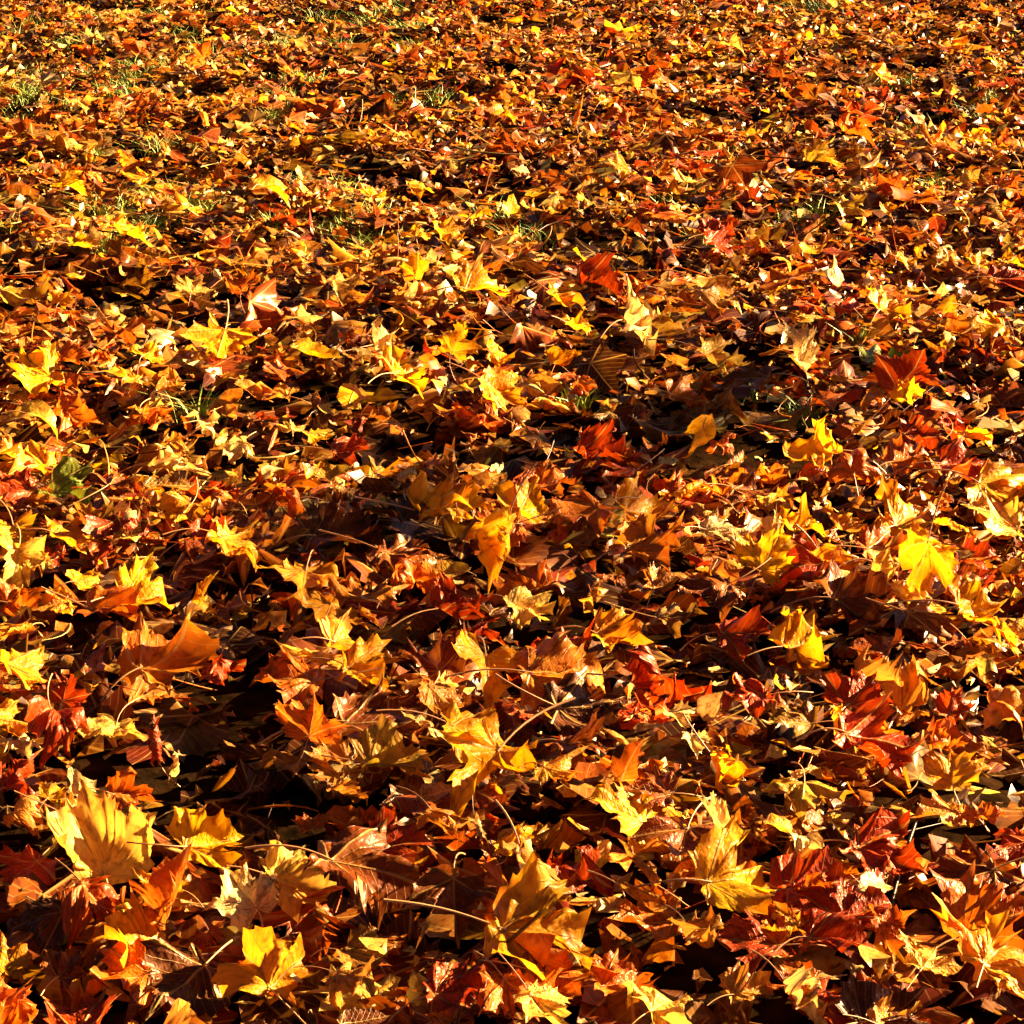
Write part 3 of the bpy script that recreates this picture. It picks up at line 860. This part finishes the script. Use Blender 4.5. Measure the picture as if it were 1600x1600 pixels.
# ------------------------------------------------------------------ grass showing between the leaves
TUFTS = [(150, 322, 40), (218, 350, 26), (245, 232, 26), (218, 95, 36), (262, 92, 30), (318, 82, 26), (296, 300, 22), (255, 278, 28), (205, 118, 22), (310, 228, 20),
         (765, 325, 46), (532, 340, 30), (820, 375, 34), (1162, 188, 16), (1244, 325, 40), (1290, 320, 30), (1425, 198, 34), (1032, 312, 26), (1152, 608, 36),
         (318, 628, 30), (900, 636, 20), (618, 35, 40), (655, 42, 34), (560, 28, 30), (35, 150, 40), (70, 160, 30), (20, 185, 36), (885, 48, 22), (1345, 38, 18),
         (580, 22, 26), (500, 22, 24), (1530, 185, 26), (1460, 275, 18), (420, 185, 26), (480, 115, 20), (1095, 372, 18), (1260, 645, 26), (1075, 15, 26), (1180, 12, 20),
         (720, 12, 24), (150, 60, 24), (60, 110, 26), (340, 20, 26), (430, 60, 22), (1550, 160, 20), (170, 395, 20), (210, 355, 22), (275, 322, 18), (545, 375, 14), (1345, 530, 14)]
gr = np.random.default_rng(77)
spots = [(unproject(x, y, 0.03), w) for x, y, w in TUFTS]
extra = scatter(260, 6.5, 15)
spots += [((np.array([x, y, 0.03]), y), gr.uniform(12, 34)) for x, y in extra if x < -0.03 * y or gr.random() < 0.06]
GXY = np.array([q[0][0][:2] for q in spots])
GRAD = np.array([q[1] * q[0][1] / F_PX * 0.75 for q in spots])

KEYS = list('YGPCTAOKRBDUV')


def colours(xy, n, pale=0.0):
    """Palette draw: more gold and straw far off and to the left, more rust, red and brown near and to the right."""
    far = np.clip((xy[:, 1] - 3.0) / 9.0, 0, 1)
    right = np.clip(0.5 + xy[:, 0] / (0.6 * xy[:, 1]) + 1.5 * (value_noise(xy[:, 0] / 0.8, xy[:, 1] / 0.6, 9) - 0.5), -0.3, 1.3)
    near_w = np.array([2, 8, 4, 5, 11, 12, 16, 16, 12, 19, 12, 2, 1.0])
    far_w = np.array([3, 8, 6, 7, 16, 9, 10, 12, 10, 24, 18, 4, 3.0])
    w = near_w[None] * (1 - far[:, None]) + far_w[None] * far[:, None]
    redder = np.array([0.9, 0.8, 0.9, 0.95, 0.85, 1, 1.1, 1.4, 1.8, 1.2, 1.2, 0.7, 0.4])
    w = w * (redder[None] ** (right[:, None] * 1.6 - 0.5))
    w = w * (1 + pale * np.array([0.5, 1.5, 3, 4, 4, 0.5, 0, -0.5, -0.7, -0.6, -0.6, -0.3, 0]))[None]
    w /= w.sum(1, keepdims=True)
    k = (rng.random((n, 1)) > np.cumsum(w, 1)).sum(1).clip(0, len(KEYS) - 1)
    c = np.array([PAL[q] for q in KEYS])[k]
    c = c * rng.uniform(0.55, 1.2, (n, 1)) * (1 + rng.normal(0, 0.06, (n, 3)))
    return np.clip(c, 0.003, 0.85)


VV, TT, CC, UU, EE, MM = [], [], [], [], [], []
voff = 0


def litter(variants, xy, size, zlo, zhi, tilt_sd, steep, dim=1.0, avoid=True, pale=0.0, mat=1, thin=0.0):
    global voff
    if thin:
        keep = rng.random(len(xy)) > thin * hollow(xy[:, 0], xy[:, 1])
        for (qx, qy), qr in zip(GXY, GRAD):
            e = ((xy[:, 0] - qx) / (1.4 * qr)) ** 2 + ((xy[:, 1] - qy) / (2.2 * qr)) ** 2 < 1
            keep[e] &= rng.random(e.sum()) < 0.42
        xy, size = xy[keep], size[keep]
    n = len(xy)
    z = relief(xy[:, 0], xy[:, 1]) + rng.uniform(zlo, zhi, n)
    tilt = rng.normal(2, tilt_sd * 0.85, n)
    roll = rng.normal(0, tilt_sd * 1.7, n)
    st = rng.random(n) < steep
    tilt[st] = rng.uniform(30, 75, st.sum()) * np.where(rng.random(st.sum()) < 0.75, 1, -1)
    flip = rng.random(n) < 0.42
    roll = roll + np.where(flip, 180, 0)
    head = rng.uniform(0, 360, n)
    z = z + 0.28 * size * np.abs(np.sin(np.radians(tilt)))
    if avoid:                                  # do not bury the large leaves on top
        pts = np.concatenate([xy, z[:, None]], 1)
        px, py, dep = project(pts)
        rp = size / dep * F_PX * 0.42
        hit, sure = np.zeros(n, bool), np.zeros(n, bool)
        for hx, hy, a, b, hd, keep_clear in hero_px:
            e = ((px - hx) / (a + rp)) ** 2 + ((py - hy) / (b * 0.95 + rp * 0.55)) ** 2
            now = (e < 1.0) & (dep < hd + 0.10)
            hit |= now
            if keep_clear:
                sure |= now
        drop = hit & (sure | (rng.random(n) < np.where(size < 0.05, 0.62, 0.86)))
        base = relief(xy[:, 0], xy[:, 1])
        z = np.where(drop, base + rng.uniform(0.004, 0.028, n), z)
        tilt = np.where(drop, np.clip(tilt, -14, 14), tilt)
        roll = np.where(drop, np.where(flip, 180, 0) + np.clip(roll - np.where(flip, 180, 0), -14, 14), roll)
    rot = rot_stack(head, tilt, roll)
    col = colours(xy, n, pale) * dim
    seed = rng.random(n)
    pick = rng.integers(0, len(variants), n)
    for k, (v, t, uv, e, cm) in enumerate(variants):
        ix = np.nonzero(pick == k)[0]
        if not len(ix):
            continue
        m, nv = len(ix), len(v)
        w = np.einsum('mij,nj->mni', rot[ix], v) * size[ix][:, None, None]
        w += np.concatenate([xy[ix], z[ix][:, None]], 1)[:, None]
        VV.append(w.reshape(-1, 3))
        TT.append((t[None] + (voff + np.arange(m) * nv)[:, None, None]).reshape(-1, 3))
        CC.append((col[ix][:, None] * cm[None]).reshape(-1, 3))
        u = np.empty((m, nv, 3))
        u[:, :, :2] = uv[None]
        u[:, :, 2] = seed[ix][:, None]
        UU.append(u.reshape(-1, 3))
        EE.append(np.tile(e, m))
        MM.append(np.full(m * len(t), mat))
        voff += m * nv


def variants(kind, shapes, count, hi=0, stem=0.5):
    out = []
    for i in range(count):
        g = np.random.default_rng(5000 + len(VAR_LOG) * 100 + i)
        v, t, uv, e, sv, sf = leaf_geo(kind, shapes[i % len(shapes)], g, hi)
        cm = np.ones((len(v), 1)) * np.ones((1, 3))
        if kind == 'oval' and i % 3 == 0:          # narrow willow-like leaves among the ovals
            v = v * (0.55, 1.25, 0.8)
            sv = sv * (0.55, 1.25, 0.8)
        v = v - (v.max(0) + v.min(0)) / 2 * (0, 0, 1)
        if g.random() < stem:
            t = np.concatenate([t, sf + len(v)])
            uv = np.concatenate([uv, np.tile([[0.2, 0.33]], (len(sv), 1))])
            e = np.concatenate([e, np.zeros(len(sv))])
            cm = np.concatenate([cm, np.full((len(sv), 3), 1.15)])
            v = np.concatenate([v, sv])
        out.append((v, t, uv, e, cm))
    VAR_LOG.append(kind)
    return out


VAR_LOG = []
NEAR0, NEAR1, MID1, FAR1 = 1.8, 4.8, 9.0, 16.5
mp_hi = variants('maple', 'mxckmxmrfx', 48, 1)
mp_lo = variants('maple', 'mxckmxmrfx', 64, 0, 0.35)
mp_far = variants('maple', 'mxckmxmrfx', 48, -1, 0.0)
ov_hi = variants('oval', 'ookr', 16, 1, 0.4)
ov_lo = variants('oval', 'ookr', 24, 0, 0.2)
ov_far = variants('oval', 'ookr', 24, -1, 0.0)
sc_lo = variants('scrap', 'xkxr', 40, -1, 0.0)
#        from   to     maple   oval    maples smallest biggest ovals scraps
ZONES = ((NEAR0, NEAR1, mp_hi, ov_hi, 118, 0.05, 0.165, 95, 460),
         (NEAR1, MID1, mp_lo, ov_lo, 108, 0.045, 0.16, 100, 440),
         (MID1, FAR1, mp_far, ov_far, 92, 0.045, 0.155, 90, 330))
for (y0, y1, mv, ov, nm, s0, s1, no, ns) in ZONES:
    A = area(y0, y1)
    nr = 0 if y0 < 4.5 else 1
    n = int(A * (110 if y0 < 9 else 60)); litter(mp_far if y0 > 5 else mp_lo, scatter(n, y0, y1), rng.uniform(0.10, 0.17, n), 0.0, 0.010, 6, 0.0, 0.40, False)  # lower leaves darkened in colour to stand in for shade in the gaps
    n = int(A * 260); litter(sc_lo, scatter(n, y0, y1), rng.uniform(0.02, 0.05, n), -0.006, 0.012, 9, 0.0, 0.35, False)  # lower scraps too: gap shade put into their colour
    n = int(A * nm); litter(mv, scatter(n, y0, y1), s0 + (s1 - s0) * rng.random(n) ** 1.2, 0.008, TOP, 8.5, 0.04, mat=nr, thin=0.86)
    n = int(A * no); litter(ov, scatter(n, y0, y1), rng.uniform(0.035, 0.08, n), 0.015, TOP + 0.004, 11, 0.07, pale=0.2, mat=nr, thin=0.9)
    n = int(A * ns); litter(sc_lo, scatter(n, y0, y1), 0.01 + 0.04 * rng.random(n) ** 1.5, 0.022, TOP + 0.010, 14, 0.09, pale=1.1 if y0 < 5 else 0.6, thin=0.9)
# loose stalks and a few twigs
for k in range(1):
    stalks = []
    for i in range(12):
        g = np.random.default_rng(900 + i)
        s = np.linspace(-0.5, 0.5, 6)
        path = np.stack([g.normal(0, 0.25) * (s * 2) ** 2, s, g.normal(0, 0.12) * s * 2 + 0.02], 1)
        sv, sf = tube(path, 0.010, 0.016, 4)
        stalks.append((sv, sf, np.tile([[0.2, 0.33]], (len(sv), 1)), np.zeros(len(sv)), np.full((len(sv), 3), 1.1)))
    A = area(NEAR0, 9)
    n = int(A * 34); litter(stalks, scatter(n, NEAR0, 9), rng.uniform(0.06, 0.12, n), TOP * 0.6, TOP + 0.012, 12, 0.05, pale=1.0)
n = int(A * 4); litter(stalks, scatter(n, NEAR0, 9), rng.uniform(0.12, 0.26, n), TOP * 0.6, TOP + 0.012, 8, 0.04, 0.16)
lit = add('leaf_litter', build_mesh('leaf_litter', np.concatenate(VV), np.concatenate(TT), [M_LEAF, M_LEAF_FAR], np.concatenate(CC), np.concatenate(UU), np.concatenate(EE), np.concatenate(MM)))
lit['kind'] = 'stuff'
lit['label'] = 'deep litter of gold, rust and brown fallen leaves covering the whole lawn'
lit['category'] = 'leaf litter'
print('litter tris', len(lit.data.polygons))

# ------------------------------------------------------------------ grass blades
gv, gf = [], []
tri3 = []
cnt = 0
for (p, dep), w in spots:
    r = w * dep / F_PX * 0.8
    for b in range(int(30 + 800 * r)):
        q = p[:2] + gr.normal(0, 0.6, 2) * r * (1.2, 1.8)
        z = float(relief(q[0], q[1]))
        h = gr.uniform(0.04, 0.08)
        a = gr.uniform(0, 6.3)
        lean = gr.normal(0, 0.75, 2) * h
        wd = 0.0020
        sd = np.array([math.cos(a), math.sin(a), 0]) * wd
        b0 = np.array([q[0], q[1], z - 0.01])
        b1 = b0 + (lean[0] * 0.4, lean[1] * 0.4, h * 0.6)
        b2 = b0 + (lean[0] * 1.2, lean[1] * 1.2, h)
        gv += [b0 - sd, b0 + sd, b1 - sd, b1 + sd, b2]
        gf += [(cnt, cnt + 1, cnt + 3), (cnt, cnt + 3, cnt + 2), (cnt + 2, cnt + 3, cnt + 4)]
        cnt += 5
grass = add('grass', build_mesh('grass', np.array(gv), np.array(gf), [M_GRASS]))
grass['kind'] = 'stuff'
grass['label'] = 'green grass blades poking up between the fallen leaves'
grass['category'] = 'grass'
labs = [o['label'] for o in bpy.data.objects if o.get('category') == 'leaf']
print('leaves', len(labs), 'unique', len(set(labs)), 'long', [l for l in labs if len(l.split()) > 16])

# ------------------------------------------------------------------ the bare tree beside the lawn whose trunk and limbs shade it in bands
def lift(px, py, h):
    g_, _ = unproject(px, py, 0.07)
    s_ = (h - 0.07) / SUN_DIR.z
    return g_ + np.array(SUN_DIR) * s_


A0, B0 = unproject(1600, 548, 0.07)[0], unproject(850, 636, 0.07)[0]
back = np.array([SUN_DIR.x, SUN_DIR.y]) / math.hypot(SUN_DIR.x, SUN_DIR.y)
tb = A0[:2] + back * 5.0
fork_h = float(np.linalg.norm(tb - B0[:2])) * math.tan(R(SUN_EL))


def spline(pts, n):
    pts = np.array(pts)
    P_ = np.concatenate([[2 * pts[0] - pts[1]], pts, [2 * pts[-1] - pts[-2]]])
    out = []
    for k in range(len(pts) - 1):
        for t in np.linspace(0, 1, n, endpoint=False):
            a, b_, c, d = P_[k:k + 4]
            out.append(0.5 * (2 * b_ + (c - a) * t + (2 * a - 5 * b_ + 4 * c - d) * t ** 2 + (3 * b_ - a - 3 * c + d) * t ** 3))
    return np.array(out + [pts[-1]])


tree = bpy.data.objects.new('bare_tree', None)
COL.objects.link(tree)
tree.location = (tb[0], tb[1], 0)
tree['label'] = 'bare tree beside the lawn whose trunk and limbs cast the dark shadow bands'
tree['category'] = 'tree'
org = np.array([tb[0], tb[1], 0.0])
fork = np.array([tb[0], tb[1], fork_h])
tp = spline([(tb[0], tb[1], -0.1), (tb[0] + 0.03, tb[1] - 0.04, fork_h * 0.4), (tb[0] - 0.02, tb[1] + 0.02, fork_h * 0.75), fork], 6)
add('trunk', build_mesh('trunk', *(lambda q: (q[0], q[1]))(tube(tp - org, 0.075, 0.04, 12)), [M_BARK]), tree)
LIMBS = [(0.038, 0.018, [(690, 720, 4.0), (650, 800, 4.3), (540, 846, 4.5), (400, 800, 4.8)]),
         (0.040, 0.022, [(960, 660, 3.9), (1160, 640, 4.3), (1360, 600, 4.7)]),
         (0.028, 0.016, [(1010, 720, 4.3), (1330, 985, 4.8), (1240, 1125, 5.1)]),
         (0.032, 0.018, [(660, 1000, 4.9), (540, 1262, 5.3), (660, 1448, 5.5), (1000, 1462, 5.7), (1420, 1512, 5.9)]),
         (0.030, 0.016, [(520, 760, 4.6), (400, 1005, 5.0), (100, 972, 5.3), (60, 1450, 5.7)]),
         (0.032, 0.018, [(1000, 480, 4.7), (900, 240, 5.3), (700, 170, 5.7)]),
         (0.028, 0.016, [(640, 560, 4.5), (520, 470, 4.8), (240, 460, 5.1), (60, 420, 5.4)])]
for r0, r1, pp in LIMBS:
    lp = spline([fork - (0, 0, 0.15)] + [lift(*q) for q in pp], 7)
    lp[1:-1] += np.random.default_rng(int(r0 * 1e4)).normal(0, 0.025, lp[1:-1].shape)
    add('limb', build_mesh('limb', *(lambda q: (q[0], q[1]))(tube(lp - org, r0, r1, 9)), [M_BARK]), tree)
print('tris', sum(len(o.data.polygons) for o in bpy.data.objects if o.type == 'MESH'), 'fork', fork_h, tb)
